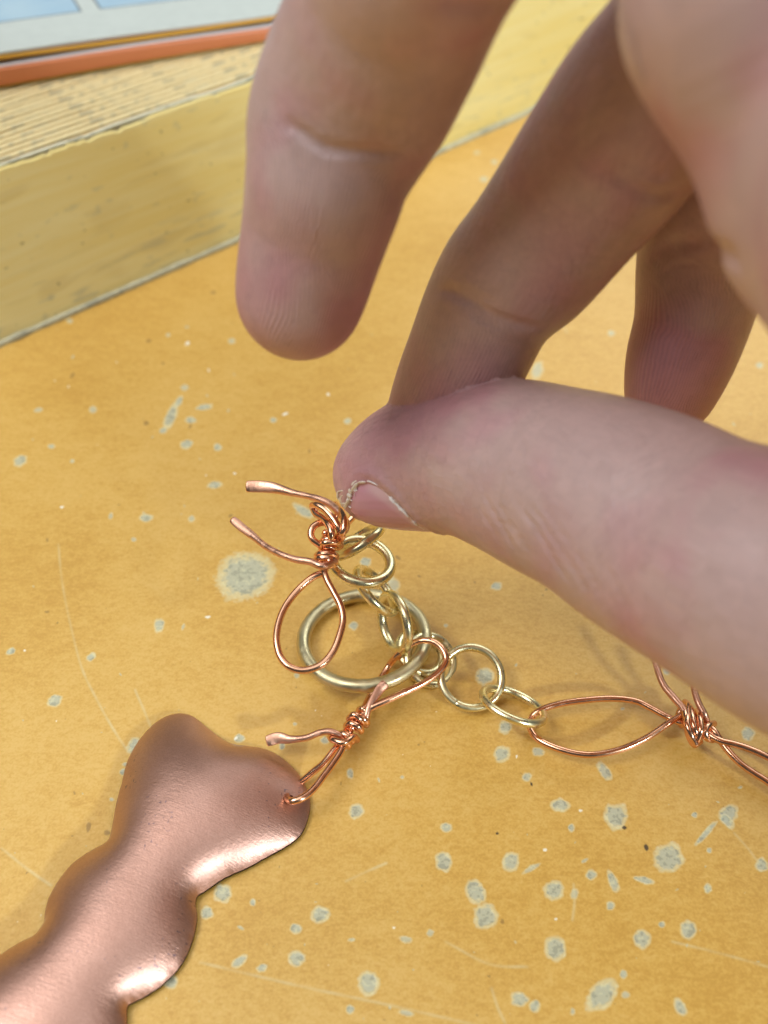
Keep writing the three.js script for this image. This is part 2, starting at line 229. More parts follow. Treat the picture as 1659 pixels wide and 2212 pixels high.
// sweeps an ellipse along a curve; size(t) gives [half width across, half thickness]; flat gives the direction of the thickness
function sweep(curve, size, { closed = false, seg, flat = null, sides = 12, wobble = 0 } = {}) {
  const len = curve.getLength(), n = seg ?? Math.max(12, Math.ceil(len / 0.22)), P = [], I = [], Q = [], C = [];
  let nor = null, prev = null;
  const frames = [];
  for (let i = 0; i <= n; i++) {
    const t = i / n, c = curve.getPointAt(closed ? t % 1 : t), tg = curve.getTangentAt(closed ? t % 1 : t);
    if (!nor) { nor = Math.abs(tg.y) < 0.9 ? V(0, 1, 0) : V(1, 0, 0); }
    else nor.applyQuaternion(new THREE.Quaternion().setFromUnitVectors(prev, tg));
    if (flat) nor = flat.clone();
    nor.addScaledVector(tg, -nor.dot(tg)).normalize(); prev = tg;
    frames.push([c, tg, nor.clone(), tg.clone().cross(nor)]);
  }
  if (closed) { const a = frames[0][2], b = frames[n][2], tg = frames[0][1], ang = Math.atan2(b.clone().cross(a).dot(tg), a.dot(b)); frames.forEach((f, i) => { f[2].applyAxisAngle(f[1], ang * i / n); f[3] = f[1].clone().cross(f[2]); }); }
  const ringOf = (c, a, b, rx, ry, u) => { for (let k = 0; k <= sides; k++) { const an = k / sides * 2 * Math.PI, p = c.clone().addScaledVector(b, Math.cos(an) * rx).addScaledVector(a, Math.sin(an) * ry); P.push(p.x * MM, p.y * MM, p.z * MM); Q.push(u, k / sides * 0.25); } };
  let rows = 0;
  const add = (...x) => { ringOf(...x); if (rows++) for (let k = 0; k < sides; k++) { const a = (rows - 2) * (sides + 1) + k, b = a + sides + 1; I.push(a, b, a + 1, b, b + 1, a + 1); } };
  frames.forEach(([c, tg, a, b], i) => {
    const [rx, ry] = size(i / n), w = wobble ? 1 + wobble * (vnoise(i / 9, len) - 0.5) : 1, u = i / n * len / 12;
    if (!closed && i === 0) for (const [d, s] of [[-0.9, 0.02], [-0.75, 0.6], [-0.4, 0.9]]) add(c.clone().addScaledVector(tg, d * ry), a, b, rx * s, ry * s, u);
    add(c, a, b, rx * w, ry * w, u);
    if (!closed && i === n) for (const [d, s] of [[0.4, 0.9], [0.75, 0.6], [0.9, 0.02]]) add(c.clone().addScaledVector(tg, d * ry), a, b, rx * s, ry * s, u);
  });
  return geo(P, I, Q);
}
const line = (pts, closed = false) => new THREE.CatmullRomCurve3(pts.map((p) => (p.isVector3 ? p : atHeight(...p))), closed, 'centripetal');
const wire = (pts, r = WR, o = {}) => sweep(line(pts), () => [r, r], { wobble: 0.04, ...o });
// a hammered tail: round wire that widens and thins to its first point
function tail(pts, wide, from = 0.5, flat = null) { return sweep(line(pts), (t) => { const f = 1 - smooth(0.06, from, t); return [mix(WR, wide, f) * (0.92 + 0.08 * smooth(0, 0.03, t)), mix(WR, 0.26, f)]; }, { flat, wobble: 0.18 }); }
// turns of wire wound round the line a..b
function coil(a, b, rad, turns, start = 0, r = WR, squash = 1) {
  const ax = b.clone().sub(a), L = ax.length(), d = ax.clone().normalize(), e = V(0, 1, 0).addScaledVector(d, -d.y).normalize(), f = d.clone().cross(e), pts = [], n = Math.ceil(turns * 14);
  for (let i = 0; i <= n; i++) { const t = i / n, an = start + t * turns * 2 * Math.PI, q = rad * (1 + 0.22 * (vnoise(i / 7, L + start) - 0.5)); pts.push(a.clone().addScaledVector(d, t * L).addScaledVector(e, Math.cos(an) * q * squash).addScaledVector(f, Math.sin(an) * q)); }
  return sweep(new THREE.CatmullRomCurve3(pts), () => [r, r], { wobble: 0.08, sides: 10 });
}
// a ring seen as an ellipse: centre (px, py, height), half length in pixels, ratio of the axes, turn of the long axis, which way it leans, tube in pixels
class Ring3 extends THREE.Curve { constructor(c, a, b, r, gap, out) { super(); Object.assign(this, { c, a, b, r, gap, out }); } getPoint(t) { const an = this.out + this.gap / 2 + t * (2 * Math.PI - this.gap); return this.c.clone().addScaledVector(this.a, Math.cos(an) * this.r).addScaledVector(this.b, Math.sin(an) * this.r); } }
function ring(name, mat, label, [px, py, h], half, ratio, turn, lean, tube, gapAt = null) {
  const c = atHeight(px, py, h), d = depthOf(c), view = CAM.clone().sub(c).normalize(), t = turn * Math.PI / 180;
  const major = RIGHT.clone().multiplyScalar(Math.cos(t)).addScaledVector(UPV, -Math.sin(t)); major.addScaledVector(view, -major.dot(view)).normalize();
  const minor = view.clone().cross(major); if (minor.dot(UPV) < 0 || (Math.abs(minor.dot(UPV)) < 0.05 && minor.x < 0)) minor.negate();
  const nor = view.clone().multiplyScalar(ratio).addScaledVector(minor, lean * Math.sqrt(1 - ratio * ratio)), b = nor.clone().cross(major).normalize(), R = half * d / F, r = tube * 0.62 * d / F;
  const closed = gapAt === null, cv = new Ring3(c, major, b, R, closed ? 0 : 0.08, closed ? 0 : gapAt);
  return tag(part(name, sweep(cv, () => [r, r], { closed, seg: 96, sides: 18 }), mat, scene), label, 'ring');
}
// the large toggle ring and the small links of the chain
ring('toggle_ring', brassDull, 'large thick brass ring lying flat on the table, largest of the rings', [787, 1379, 2.4], 132, 0.735, -5, 1, 24);
const JG = 'small brass rings linked into a chain';
const jump = (...a) => { const o = ring('jump_ring', ...a); o.userData.group = JG; return o; };
jump(brass, 'small brass ring held behind the thumb tip, mostly hidden, topmost link of the chain', [775, 1170, 19], 56, 0.18, -33, 1, 17);
jump(brass, 'small brass ring hanging below the thumb nail beside the copper coil', [781, 1212, 17.5], 64, 0.70, 14, 1, 20);
jump(brass, 'small brass ring seen nearly edge on, hanging in the ring below the thumb nail', [812, 1276, 11.5], 58, 0.34, 50, 1, 17, 0.25);
jump(brass, 'small brass ring standing over the right rim of the large brass ring', [852, 1345, 6], 62, 0.42, 77, -1, 17);
jump(brass, 'small brass ring half hidden below the copper loop inside the large ring', [907, 1411, 1.0], 50, 0.72, 40, 1, 15);
jump(brass, 'small brass ring seen through the copper loop, lying under the large ring', [930, 1426, 1.4], 55, 0.86, 60, 1, 15);
jump(brass, 'small brass ring lying open to view between copper loop and last link, its cut showing', [1018, 1463, 3.0], 66, 0.97, 40, 1, 15, -1.41);
jump(brass, 'small brass ring joining the chain to the right copper wire link', [1109, 1524, 3.6], 70, 0.38, 24, 1, 15);

const WG = 'twisted copper wire links';
// ---- upper wire link, held at the thumb
{
  const t = thing('wire_link', 'copper wire link with hammered tails at the thumb tip, teardrop loop in the air', 'wire link', WG);
  const z5 = (x, y, h) => [474.4 + x * 0.3268, 982.7 + y * 0.3268, h], z2 = (x, y, h) => [610 + x * 0.1634, 1050.4 + y * 0.1634, h];
  part('loop', wire([z2(600, 820, 22), z2(590, 1000, 21.4), z5(690, 770, 20.6), z5(620, 805, 20.3), z5(520, 890, 19.6), z5(430, 1010, 18.9), z5(385, 1130, 18.4), z5(376, 1230, 18), z5(400, 1330, 17.4), z5(450, 1392, 17.2), z5(525, 1422, 17), z5(605, 1415, 17), z5(680, 1380, 17.2), z5(745, 1305, 17.6), z5(790, 1200, 18.2), z5(815, 1090, 18.8), z5(800, 1000, 19.4), z5(755, 910, 19.9), z5(712, 830, 20.3), z5(690, 770, 20.9), z2(540, 960, 22), z2(560, 800, 22.4), z2(570, 620, 23.4)]), copper, t);
  part('tail', tail([z5(182, 208, 23), z5(250, 208, 23), z5(350, 216, 23.2), z5(480, 250, 23.6), z5(640, 287, 24.4), z5(730, 325, 24.8), z5(800, 390, 25.2), z5(838, 450, 25), z5(830, 492, 24), z5(800, 520, 22.5)], 0.85, 0.42, V(0, 0.8, 0.6)), copperFlat, t);
  part('tail', tail([z5(86, 428, 21), z5(150, 482, 21), z5(220, 535, 21), z5(300, 600, 21.2), z5(400, 655, 21.8), z5(500, 690, 22.2), z5(600, 706, 22.6), z5(680, 735, 22.8), z5(760, 700, 22.2)], 0.62, 0.35, V(0.2, 0.75, 0.6)), copperFlat, t);
  const A = (x, y, h) => atHeight(...z2(x, y, h));
  part('coil', mergeGeometries([coil(A(572, 1020, 21.6), A(585, 920, 22), 1.25, 2.2, 0.5), coil(A(590, 900, 22), A(650, 640, 23.4), 0.95, 2.6, 1.5)]), copper, t);
  part('coil', mergeGeometries([
    wire([z2(640, 830, 21.4), z2(760, 790, 22), z2(700, 740, 24), z2(560, 750, 24.2), z2(530, 800, 23)]),
    wire([z2(430, 300, 24), z2(395, 260, 25), z2(450, 250, 26), z2(560, 310, 26.2), z2(660, 420, 26), z2(740, 540, 25.6), z2(790, 660, 24.6), z2(740, 720, 23), z2(640, 740, 22)]),
    wire([z2(400, 270, 24.6), z2(440, 360, 24.6), z2(540, 430, 25), z2(610, 520, 25.4), z2(650, 620, 25.2), z2(640, 720, 24.2), z2(600, 800, 23)]),
    wire([z2(700, 240, 24), z2(790, 350, 25.6), z2(820, 480, 26), z2(800, 600, 25.4), z2(720, 680, 24)]),
  ]), copper, t);
  part('curl', wire([z2(560, 480, 24), z2(480, 490, 24.6), z2(405, 540, 24.6), z2(375, 630, 24.2), z2(405, 710, 23.8), z2(470, 760, 23.4), z2(540, 800, 23), z2(620, 770, 22.6)]), copper, t);
  part('upper_loop', wire([z2(600, 800, 22), z2(640, 600, 22.8), z2(700, 420, 23.2), z2(800, 300, 21), z2(900, 240, 20), z2(960, 300, 19.5), z2(930, 400, 19.5), z2(830, 520, 20), z2(700, 700, 21), z2(600, 820, 21.8)]), copper, t);
}
// ---- middle wire link, through the large ring and the pendant
const z6 = (x, y, h) => [542.2 + x * 0.2859, 1355.4 + y * 0.2859, h];
{
  const t = thing('wire_link', 'copper wire link joining the large brass ring to the copper pendant', 'wire link', WG);
  part('loop', wire([z6(760, 760, 3.2), z6(860, 640, 3.4), z6(925, 598, 3.8), z6(1010, 560, 4.1), z6(1110, 512, 4.3), z6(1220, 462, 4.4), z6(1330, 405, 4.5), z6(1420, 335, 4.7), z6(1472, 262, 5.0), z6(1468, 205, 5.3), z6(1435, 150, 5.6), z6(1385, 112, 5.8), z6(1320, 97, 5.7), z6(1240, 112, 5.2), z6(1170, 155, 4.4), z6(1100, 220, 3.0), z6(1045, 285, 1.2), z6(990, 370, 0.6), z6(930, 460, 1.0), z6(880, 560, 1.8), z6(820, 680, 2.5), z6(740, 790, 2.7)]), copper, t);
  part('tail', tail([z6(1015, 428, 4.6), z6(980, 460, 4.4), z6(940, 520, 4.2), z6(900, 590, 3.9), z6(875, 660, 3.4), z6(870, 730, 2.6)], 0.72, 0.9, V(0.4, 0.75, 0.3)), copperFlat, t);
  part('tail', tail([z6(125, 858, 3.4), z6(205, 835, 3.5), z6(290, 845, 3.6), z6(420, 832, 3.8), z6(520, 795, 4.1), z6(590, 785, 4.2), z6(650, 805, 4.0), z6(700, 840, 3.4)], 0.85, 0.42, V(-0.2, 0.7, 0.5)), copperFlat, t);
  const A = (x, y, h) => atHeight(...z6(x, y, h));
  part('coil', mergeGeometries([
    coil(A(865, 655, 2.9), A(745, 800, 3.0), 0.98, 2.6, 0.4), coil(A(735, 815, 3.0), A(690, 870, 3.0), 1.05, 1.6, 1.9),
    wire([z6(870, 735, 2.0), z6(830, 700, 3.8), z6(780, 660, 4.4), z6(740, 690, 3.6)]), wire([z6(800, 850, 2.0), z6(770, 830, 3.8), z6(700, 870, 4.4), z6(620, 850, 4.0), z6(600, 830, 3.0)]),
  ]), copper, t);
  part('loop', wire([z6(745, 800, 3.4), z6(705, 880, 3.9), z6(670, 950, 4.0), z6(610, 1040, 4.0), z6(550, 1120, 4.0), z6(490, 1200, 4.0), z6(430, 1260, 4.1), z6(370, 1297, 4.2), z6(315, 1312, 4.0), z6(282, 1300, 3.2), z6(272, 1268, 1.9), z6(300, 1232, 0.8), z6(345, 1195, 0.6), z6(400, 1150, 1.2), z6(470, 1090, 1.9), z6(545, 1030, 2.6), z6(625, 930, 3.2), z6(690, 860, 3.2), z6(740, 790, 3.1)]), copper, t);
}
// ---- right wire link
{
  const t = thing('wire_link', 'long copper wire link lying on the table below the thumb, tails pointing up', 'wire link', WG);
  const z7 = (x, y, h) => [847.2 + x * 0.4894, 1321.5 + y * 0.4894, h], z9 = (x, y, h) => [1355.4 + x * 0.1838, 1355.4 + y * 0.1838, h];
  part('loop', wire([z9(760, 1130, 3), z9(600, 1110, 3), z9(490, 1060, 2.8), z9(420, 1025, 2.8), z7(1140, 424, 2.8), z7(1080, 396, 2.8), z7(980, 383, 2.7), z7(850, 390, 2.6), z7(720, 411, 2.4), z7(650, 437, 2.1), z7(617, 465, 1.6), z7(608, 505, 1.4), z7(635, 555, 1.8), z7(720, 600, 2.1), z7(860, 631, 2.3), z7(1000, 610, 2.6), z7(1120, 558, 2.9), z7(1200, 505, 3.1), z9(560, 1075, 3.4), z9(680, 1020, 3.6), z9(800, 1060, 3.4), z9(900, 1150, 3.1)], WR * 0.95), copper, t);
  part('tail', tail([z9(300, 265, 6.2), z9(325, 360, 5.9), z9(345, 460, 5.6), z9(385, 590, 5.2), z9(440, 700, 4.8), z9(540, 820, 4.5), z9(640, 940, 4.3), z9(690, 1030, 4.2), z9(720, 1150, 4.0)], 0.62, 0.35, V(0.3, 0.6, 0.7)), copperFlat, t);
  part('tail', tail([z9(785, 530, 6.2), z9(785, 620, 5.8), z9(785, 690, 5.6), z9(805, 800, 5.2), z9(850, 920, 4.8), z9(900, 1010, 4.5), z9(930, 1090, 3.6)], 0.75, 0.3, V(0.1, 0.6, 0.8)), copperFlat, t);
  part('coil', mergeGeometries([
    wire([z9(640, 1150, 1.6), z9(600, 1060, 2.4), z9(650, 930, 3.6), z9(680, 1040, 4.4), z9(700, 1160, 4.4), z9(720, 1260, 3.6), z9(780, 1370, 2.4), z9(850, 1340, 1.8)]),
    wire([z9(680, 880, 2.6), z9(740, 960, 4.0), z9(770, 1110, 4.6), z9(800, 1230, 4.0), z9(830, 1310, 2.8), z9(880, 1230, 2.0)]),
    wire([z9(660, 900, 2.4), z9(700, 900, 3.4), z9(710, 1000, 4.2), z9(700, 1130, 4.7), z9(740, 1250, 4.2), z9(800, 1370, 3.0)]),
    wire([z9(800, 990, 3.2), z9(850, 1080, 4.4), z9(860, 1190, 4.4), z9(830, 1300, 3.4), z9(790, 1380, 2.2)]),
    wire([z9(1015, 1130, 2.6), z9(960, 1150, 3.8), z9(915, 1200, 3.9), z9(930, 1290, 3.2), z9(1000, 1320, 2.4)]),
    wire([z9(640, 1130, 2.6), z9(760, 1150, 3.0), z9(880, 1180, 3.0), z9(1000, 1240, 2.8)]),
  ]), copper, t);
  part('loop', wire([z9(700, 1080, 3), z9(860, 1160, 3), z9(980, 1270, 3.2), z9(1100, 1335, 3.3), z9(1250, 1370, 3.4), z9(1400, 1415, 3.3), z9(1560, 1480, 3.1), z9(1720, 1560, 2.8), z9(1980, 1720, 2.4), z9(2180, 1900, 2.0), z9(2240, 2080, 1.6), z9(2100, 2110, 1.6), z9(1880, 2000, 1.7), z9(1650, 1815, 2.0), z9(1500, 1720, 2.2), z9(1330, 1600, 2.5), z9(1200, 1470, 2.8), z9(1100, 1340, 3.0), z9(1030, 1230, 3.6), z9(960, 1170, 3.4), z9(850, 1130, 3)]), copper, t);
}

// ---------------------------------------------------------------- copper pendant: a domed bone shape, its lower end beyond the picture
{
  const z8 = (x, y) => { const p = atHeight(x * 0.4494, 1490.9 + y * 0.4494, 1.2); return [p.x, p.z]; };
  const raw = [[700, 190], [770, 130], [850, 102], [920, 115], [980, 160], [1050, 215], [1100, 245], [1150, 258], [1230, 265], [1300, 285], [1370, 330], [1430, 390], [1470, 455], [1490, 530], [1478, 610], [1440, 690], [1370, 745], [1280, 795], [1180, 850], [1090, 890], [1040, 920], [990, 955], [948, 985], [938, 1015], [945, 1080], [935, 1150], [910, 1230], [870, 1310], [800, 1390], [720, 1450], [650, 1490], [612, 1512], [606, 1600], [590, 1700], [520, 1800], [400, 1900], [260, 1960], [150, 2060], [60, 2230], [-120, 2330], [-320, 2300], [-450, 2150], [-480, 1950], [-600, 1820], [-560, 1640], [-400, 1520], [-200, 1420], [-90, 1310], [0, 1262], [80, 1212], [160, 1172], [203, 1120], [215, 1050], [240, 970], [290, 890], [350, 820], [440, 760], [518, 718], [535, 660], [555, 540], [580, 450], [600, 360], [640, 270]];
  const cv = new THREE.CatmullRomCurve3(raw.map(([x, y]) => V(...z8(x, y), 0)), true, 'centripetal'), out = cv.getPoints(420).map((p) => [p.x, p.y]);
  let x0 = 1e9, x1 = -1e9, y0 = 1e9, y1 = -1e9; for (const [x, y] of out) { x0 = Math.min(x0, x); x1 = Math.max(x1, x); y0 = Math.min(y0, y); y1 = Math.max(y1, y); }
  const hole = (() => { const p = atHeight(1386 * 0.4494, 1490.9 + 506 * 0.4494, 3.6); return [p.x, p.z]; })(), HR = 0.75, cell = 0.3, nx = Math.ceil((x1 - x0) / cell) + 5, ny = Math.ceil((y1 - y0) / cell) + 5, ox = x0 - 2 * cell, oy = y0 - 2 * cell;
  const sd = new Float32Array(nx * ny), u = new Float32Array(nx * ny);
  const outline = (x, y) => { let best = 1e9, inside = false; for (let i = 0, j = out.length - 1; i < out.length; j = i++) { const [ax, ay] = out[j], [bx, by] = out[i], ex = bx - ax, ey = by - ay, t = clamp(((x - ax) * ex + (y - ay) * ey) / (ex * ex + ey * ey + 1e-12), 0, 1), dx = x - ax - ex * t, dy = y - ay - ey * t; best = Math.min(best, dx * dx + dy * dy); if ((ay > y) !== (by > y) && x < (bx - ax) * (y - ay) / (by - ay) + ax) inside = !inside; } return (inside ? 1 : -1) * Math.sqrt(best); };
  for (let j = 0; j < ny; j++) for (let i = 0; i < nx; i++) sd[j * nx + i] = outline(ox + i * cell, oy + j * cell);
  for (let it = 0; it < 420; it++) for (let c = 0; c < 2; c++) for (let j = 1; j < ny - 1; j++) for (let i = 1 + ((j + c) & 1); i < nx - 1; i += 2) { const k = j * nx + i; if (sd[k] > 0.0) { const v = (u[k - 1] + u[k + 1] + u[k - nx] + u[k + nx] + cell * cell) / 4; u[k] += 1.9 * (v - u[k]); } }
  const hgt = new Float32Array(nx * ny); for (let k = 0; k < nx * ny; k++) { const i = k % nx, j = (k / nx) | 0; hgt[k] = u[k] > 0 ? 1.28 * (Math.sqrt(u[k] + 15) - Math.sqrt(15)) + 0.08 * (fbm(i / 14, j / 14, 3) - 0.5) * smooth(0, 3, u[k]) : clamp(sd[k], -1, 0) * 1.2; }
  for (let s = 0; s < 1; s++) { const c = hgt.slice(); for (let j = 1; j < ny - 1; j++) for (let i = 1; i < nx - 1; i++) { const k = j * nx + i; hgt[k] = (4 * c[k] + c[k - 1] + c[k + 1] + c[k - nx] + c[k + nx]) / 8; } }
  const height = (x, y) => { const fx = clamp((x - ox) / cell, 0, nx - 1.001), fy = clamp((y - oy) / cell, 0, ny - 1.001), i = Math.floor(fx), j = Math.floor(fy), a = fx - i, b = fy - j, k = j * nx + i; return mix(mix(hgt[k], hgt[k + 1], a), mix(hgt[k + nx], hgt[k + nx + 1], a), b); };
  const inner = (k) => Math.min(sd[k], Math.hypot(ox + (k % nx) * cell - hole[0], oy + ((k / nx) | 0) * cell - hole[1]) - HR);
  // clip the grid to the outline and the hole; top and underside share the rim
  const P = [], Nn = [], Q = [], I = [], ids = new Map(), TH = 0.35, BASE = 0.7, rims = [];
  function vert(x, y, rim) {
    const key = Math.round(x * 4096) + ',' + Math.round(y * 4096); if (ids.has(key)) return ids.get(key);
    const e = 0.25, h = height(x, y), nxx = -(height(x + e, y) - height(x - e, y)) / (2 * e), nyy = -(height(x, y + e) - height(x, y - e)) / (2 * e), q = Math.hypot(nxx, 1, nyy), id = P.length / 3;
    P.push(x * MM, (BASE + h) * MM, y * MM, (x - nxx / q * TH * 0.6 * (rim ? 0 : 1)) * MM, (BASE + h - TH) * MM, (y - nyy / q * TH * 0.6 * (rim ? 0 : 1)) * MM); Nn.push(nxx / q, 1 / q, nyy / q, -nxx / q, -1 / q, -nyy / q); for (let s = 0; s < 2; s++) Q.push(x / 40, y / 40);
    ids.set(key, id); return id;
  }
  for (let j = 0; j < ny - 1; j++) for (let i = 0; i < nx - 1; i++) {
    const c = [[i, j], [i + 1, j], [i + 1, j + 1], [i, j + 1]], f = c.map(([a, b]) => inner(b * nx + a)); if (f.every((v) => v <= 0)) continue;
    const poly = [], isRim = [];
    for (let k = 0; k < 4; k++) { const a = c[k], b = c[(k + 1) % 4], fa = f[k], fb = f[(k + 1) % 4]; if (fa > 0) { poly.push(vert(ox + a[0] * cell, oy + a[1] * cell, false)); isRim.push(0); } if ((fa > 0) !== (fb > 0)) { const t = clamp(fa / (fa - fb), 0.02, 0.98); poly.push(vert(ox + mix(a[0], b[0], t) * cell, oy + mix(a[1], b[1], t) * cell, true)); isRim.push(1); } }
    for (let k = 1; k < poly.length - 1; k++) { I.push(poly[0], poly[k + 1], poly[k]); I.push(poly[0] + 1, poly[k] + 1, poly[k + 1] + 1); }
    for (let k = 0; k < poly.length; k++) { const n = (k + 1) % poly.length; if (isRim[k] && isRim[n]) rims.push([poly[k], poly[n]]); }
  }
  const put = (a) => { const id = P.length / 3; P.push(P[a * 3], P[a * 3 + 1], P[a * 3 + 2]); Q.push(Q[a * 2], Q[a * 2 + 1]); return id; };
  for (const [a, b] of rims) { const dx = P[b * 3] - P[a * 3], dz = P[b * 3 + 2] - P[a * 3 + 2], q = Math.hypot(dx, dz) || 1, v = [put(a), put(b), put(a + 1), put(b + 1)]; for (let k = 0; k < 4; k++) Nn.push(-dz / q, 0, dx / q); I.push(v[0], v[1], v[2], v[1], v[3], v[2]); }
  // sanded finish: short parallel scratches, a few dark pits
  const bm = greyTexture(1024, 1024, (i, j) => { const x = i * 40 / 1024, y = j * 40 / 1024, a = 0.30, p = x * Math.cos(a) + y * Math.sin(a), q = -x * Math.sin(a) + y * Math.cos(a); return 0.5 + 0.5 * (fbm(p / 1.1, q / 0.07, 2) - 0.5) + 0.5 * (vnoise(p / 0.16, q / 0.12) - 0.5) + 0.4 * (vnoise(x / 0.33, y / 0.33) - 0.5) + 0.3 * (fbm(p / 3, q / 0.2 + 50, 2) - 0.5); });
  const cm = colourTexture(1024, 1024, (i, j) => { const x = i * 40 / 1024, y = j * 40 / 1024, n = fbm(x / 4, y / 4, 4), g = vnoise(x / 0.13, y / 0.13), pit = smooth(0.9, 0.94, vnoise(x / 0.36 + 31, y / 0.36)) * smooth(0.5, 0.68, vnoise(x / 5 + 7, y / 5)); return [0, 1, 2].map((k) => mix(mix([0.48, 0.245, 0.17][k], [0.62, 0.345, 0.255][k], clamp(n * 0.7 + g * 0.55 - 0.12, 0, 1)), [0.16, 0.1, 0.12][k], pit * 0.8)); });
  tag(part('bone_pendant', geo(P, I, Q, Nn), std({ map: cm, metalness: 1, roughness: 0.45, clearcoat: 1, clearcoatRoughness: 0.34, bumpMap: bm, bumpScale: 0.000024 }), scene), 'domed satin copper pendant in a bone shape lying on the table', 'pendant');
}

// ---------------------------------------------------------------- the hand: one continuous skin
{
  // each digit: spheres along its axis from the tip to the knuckle: px, py, depth mm, radius in pixels
  const DIGITS = [
    [[648, 641, 107, 137], [665, 565, 105, 146], [685, 485, 103, 156], [703, 405, 100.3, 168], [714, 345, 99.3, 174], [736, 272, 98.8, 198], [778, 182, 96.2, 213], [830, 72, 91, 217], [868, -20, 87, 220], [905, -110, 82.5, 230], [1010, -260, 77, 240], [1200, -420, 74, 250], [1430, -480, 73, 270]],
    [[938, 935, 128, 110], [975, 850, 125, 124], [1020, 745, 121, 132], [1062, 652, 118, 139], [1100, 600, 116, 150], [1140, 561, 114, 159], [1244, 426, 108, 174], [1328, 318, 103, 190], [1392, 228, 99, 196], [1452, 150, 96, 192], [1560, 50, 92, 205], [1750, -70, 86, 250], [1900, -150, 80, 280]],
    [[1448, 842, 126, 97], [1470, 770, 124, 112], [1495, 692, 122, 119], [1508, 622, 120, 128], [1514, 562, 118, 132], [1536, 486, 115, 146], [1582, 418, 110, 152], [1650, 330, 104, 162], [1780, 200, 96, 190], [1960, 60, 86, 250]],
    [[826, 1027, 131, 107], [878, 1009, 129, 134], [948, 994, 126, 153], [1030, 996, 122, 167], [1110, 1010, 118, 187], [1200, 1042, 114, 204], [1300, 1078, 109, 220], [1400, 1130, 105, 240], [1520, 1195, 100, 253], [1640, 1247, 95, 275], [1800, 1320, 90, 300], [1960, 1350, 86, 330], [2200, 1100, 82, 380]],
  ];
  const PALM = [[[1700, -20, 72, 320], [1890, 420, 74, 300]], [[1700, -20, 72, 320], [2150, 150, 78, 500]], [[1890, 420, 74, 300], [2150, 150, 78, 500]], [[2350, 450, 60, 620], [2450, 450, 80, 560]], [[2350, 450, 60, 620], [2230, 1050, 80, 400]], [[1560, -620, 74, 380], [1800, -470, 74, 480]], [[1800, -470, 74, 480], [2150, 150, 78, 500]], [[1800, -470, 74, 480], [2450, 450, 80, 560]], [[2150, 150, 78, 500], [2450, 450, 80, 560]], [[2200, 1100, 82, 380], [2450, 500, 80, 560]], [[2450, 450, 80, 560], 'wrist']];
  const ball = ([px, py, d, r]) => { const p = atDepth(px, py, d); return { x: p.x, y: p.y, z: p.z, r: r * d / F }; };
  const chains = DIGITS.map((dg) => {
    const b = dg.map(ball), c = new THREE.CatmullRomCurve3(b.map((q) => V(q.x, q.y, q.z)), false, 'centripetal'), rc = new THREE.CatmullRomCurve3(b.map((q, i) => V(i, q.r, 0)), false, 'centripetal');
    const out = []; let s = 0;
    const n = (b.length - 1) * 4; for (let i = 0; i <= n; i++) { const p = c.getPoint(i / n), q = rc.getPoint(i / n); if (i) s += p.distanceTo(V(out[i - 1].x, out[i - 1].y, out[i - 1].z)); out.push({ x: p.x, y: p.y, z: p.z, r: q.y, s }); }
    out.lo = out.reduce((a, q) => a.min(V(q.x - q.r, q.y - q.r, q.z - q.r)), V(1e9, 1e9, 1e9)); out.hi = out.reduce((a, q) => a.max(V(q.x + q.r, q.y + q.r, q.z + q.r)), V(-1e9, -1e9, -1e9));
    return out;
  });
  const WRIST = { x: 92, y: 112, z: -26, r: 23 }, palms = PALM.map(([a, b]) => [ball(a), b === 'wrist' ? WRIST : ball(b)]);
  const capsule = (x, y, z, a, b) => { const bx = b.x - a.x, by = b.y - a.y, bz = b.z - a.z, t = clamp(((x - a.x) * bx + (y - a.y) * by + (z - a.z) * bz) / (bx * bx + by * by + bz * bz), 0, 1), dx = x - a.x - bx * t, dy = y - a.y - by * t, dz = z - a.z - bz * t; return [Math.sqrt(dx * dx + dy * dy + dz * dz) - mix(a.r, b.r, t), t]; };
  const smin = (a, b, k) => { const h = Math.max(k - Math.abs(a - b), 0) / k; return Math.min(a, b) - h * h * k / 4; };
  const boxDist = (c, x, y, z) => Math.hypot(Math.max(c.lo.x - x, 0, x - c.hi.x), Math.max(c.lo.y - y, 0, y - c.hi.y), Math.max(c.lo.z - z, 0, z - c.hi.z));
  function chainDist(c, x, y, z) {
    const far = boxDist(c, x, y, z); if (far > 9) return far;
    let d = 1e9; for (let i = 1; i < c.length; i++) { const e = capsule(x, y, z, c[i - 1], c[i])[0]; d = d > 1e8 ? e : smin(d, e, 0.5); } return d;
  }
  const palmDist = (x, y, z) => { let d = 1e9; for (const [a, b] of palms) { const e = capsule(x, y, z, a, b)[0]; d = d > 1e8 ? e : smin(d, e, 5); } return d; };
  function plain(x, y, z) {
    const pd = palmDist(x, y, z); let d = pd; for (const c of chains) d = Math.min(d, smin(chainDist(c, x, y, z), pd, 4)); return d;
  }
  const march = (px, py) => { const r = ray(px, py).normalize(); let t = 55; for (let i = 0; i < 90; i++) { const d = plain(r.x * t, EYE + r.y * t, r.z * t); if (d < 0.01) break; t += d * 0.9; if (t > 260) return null; } return V(r.x * t, EYE + r.y * t, r.z * t); };
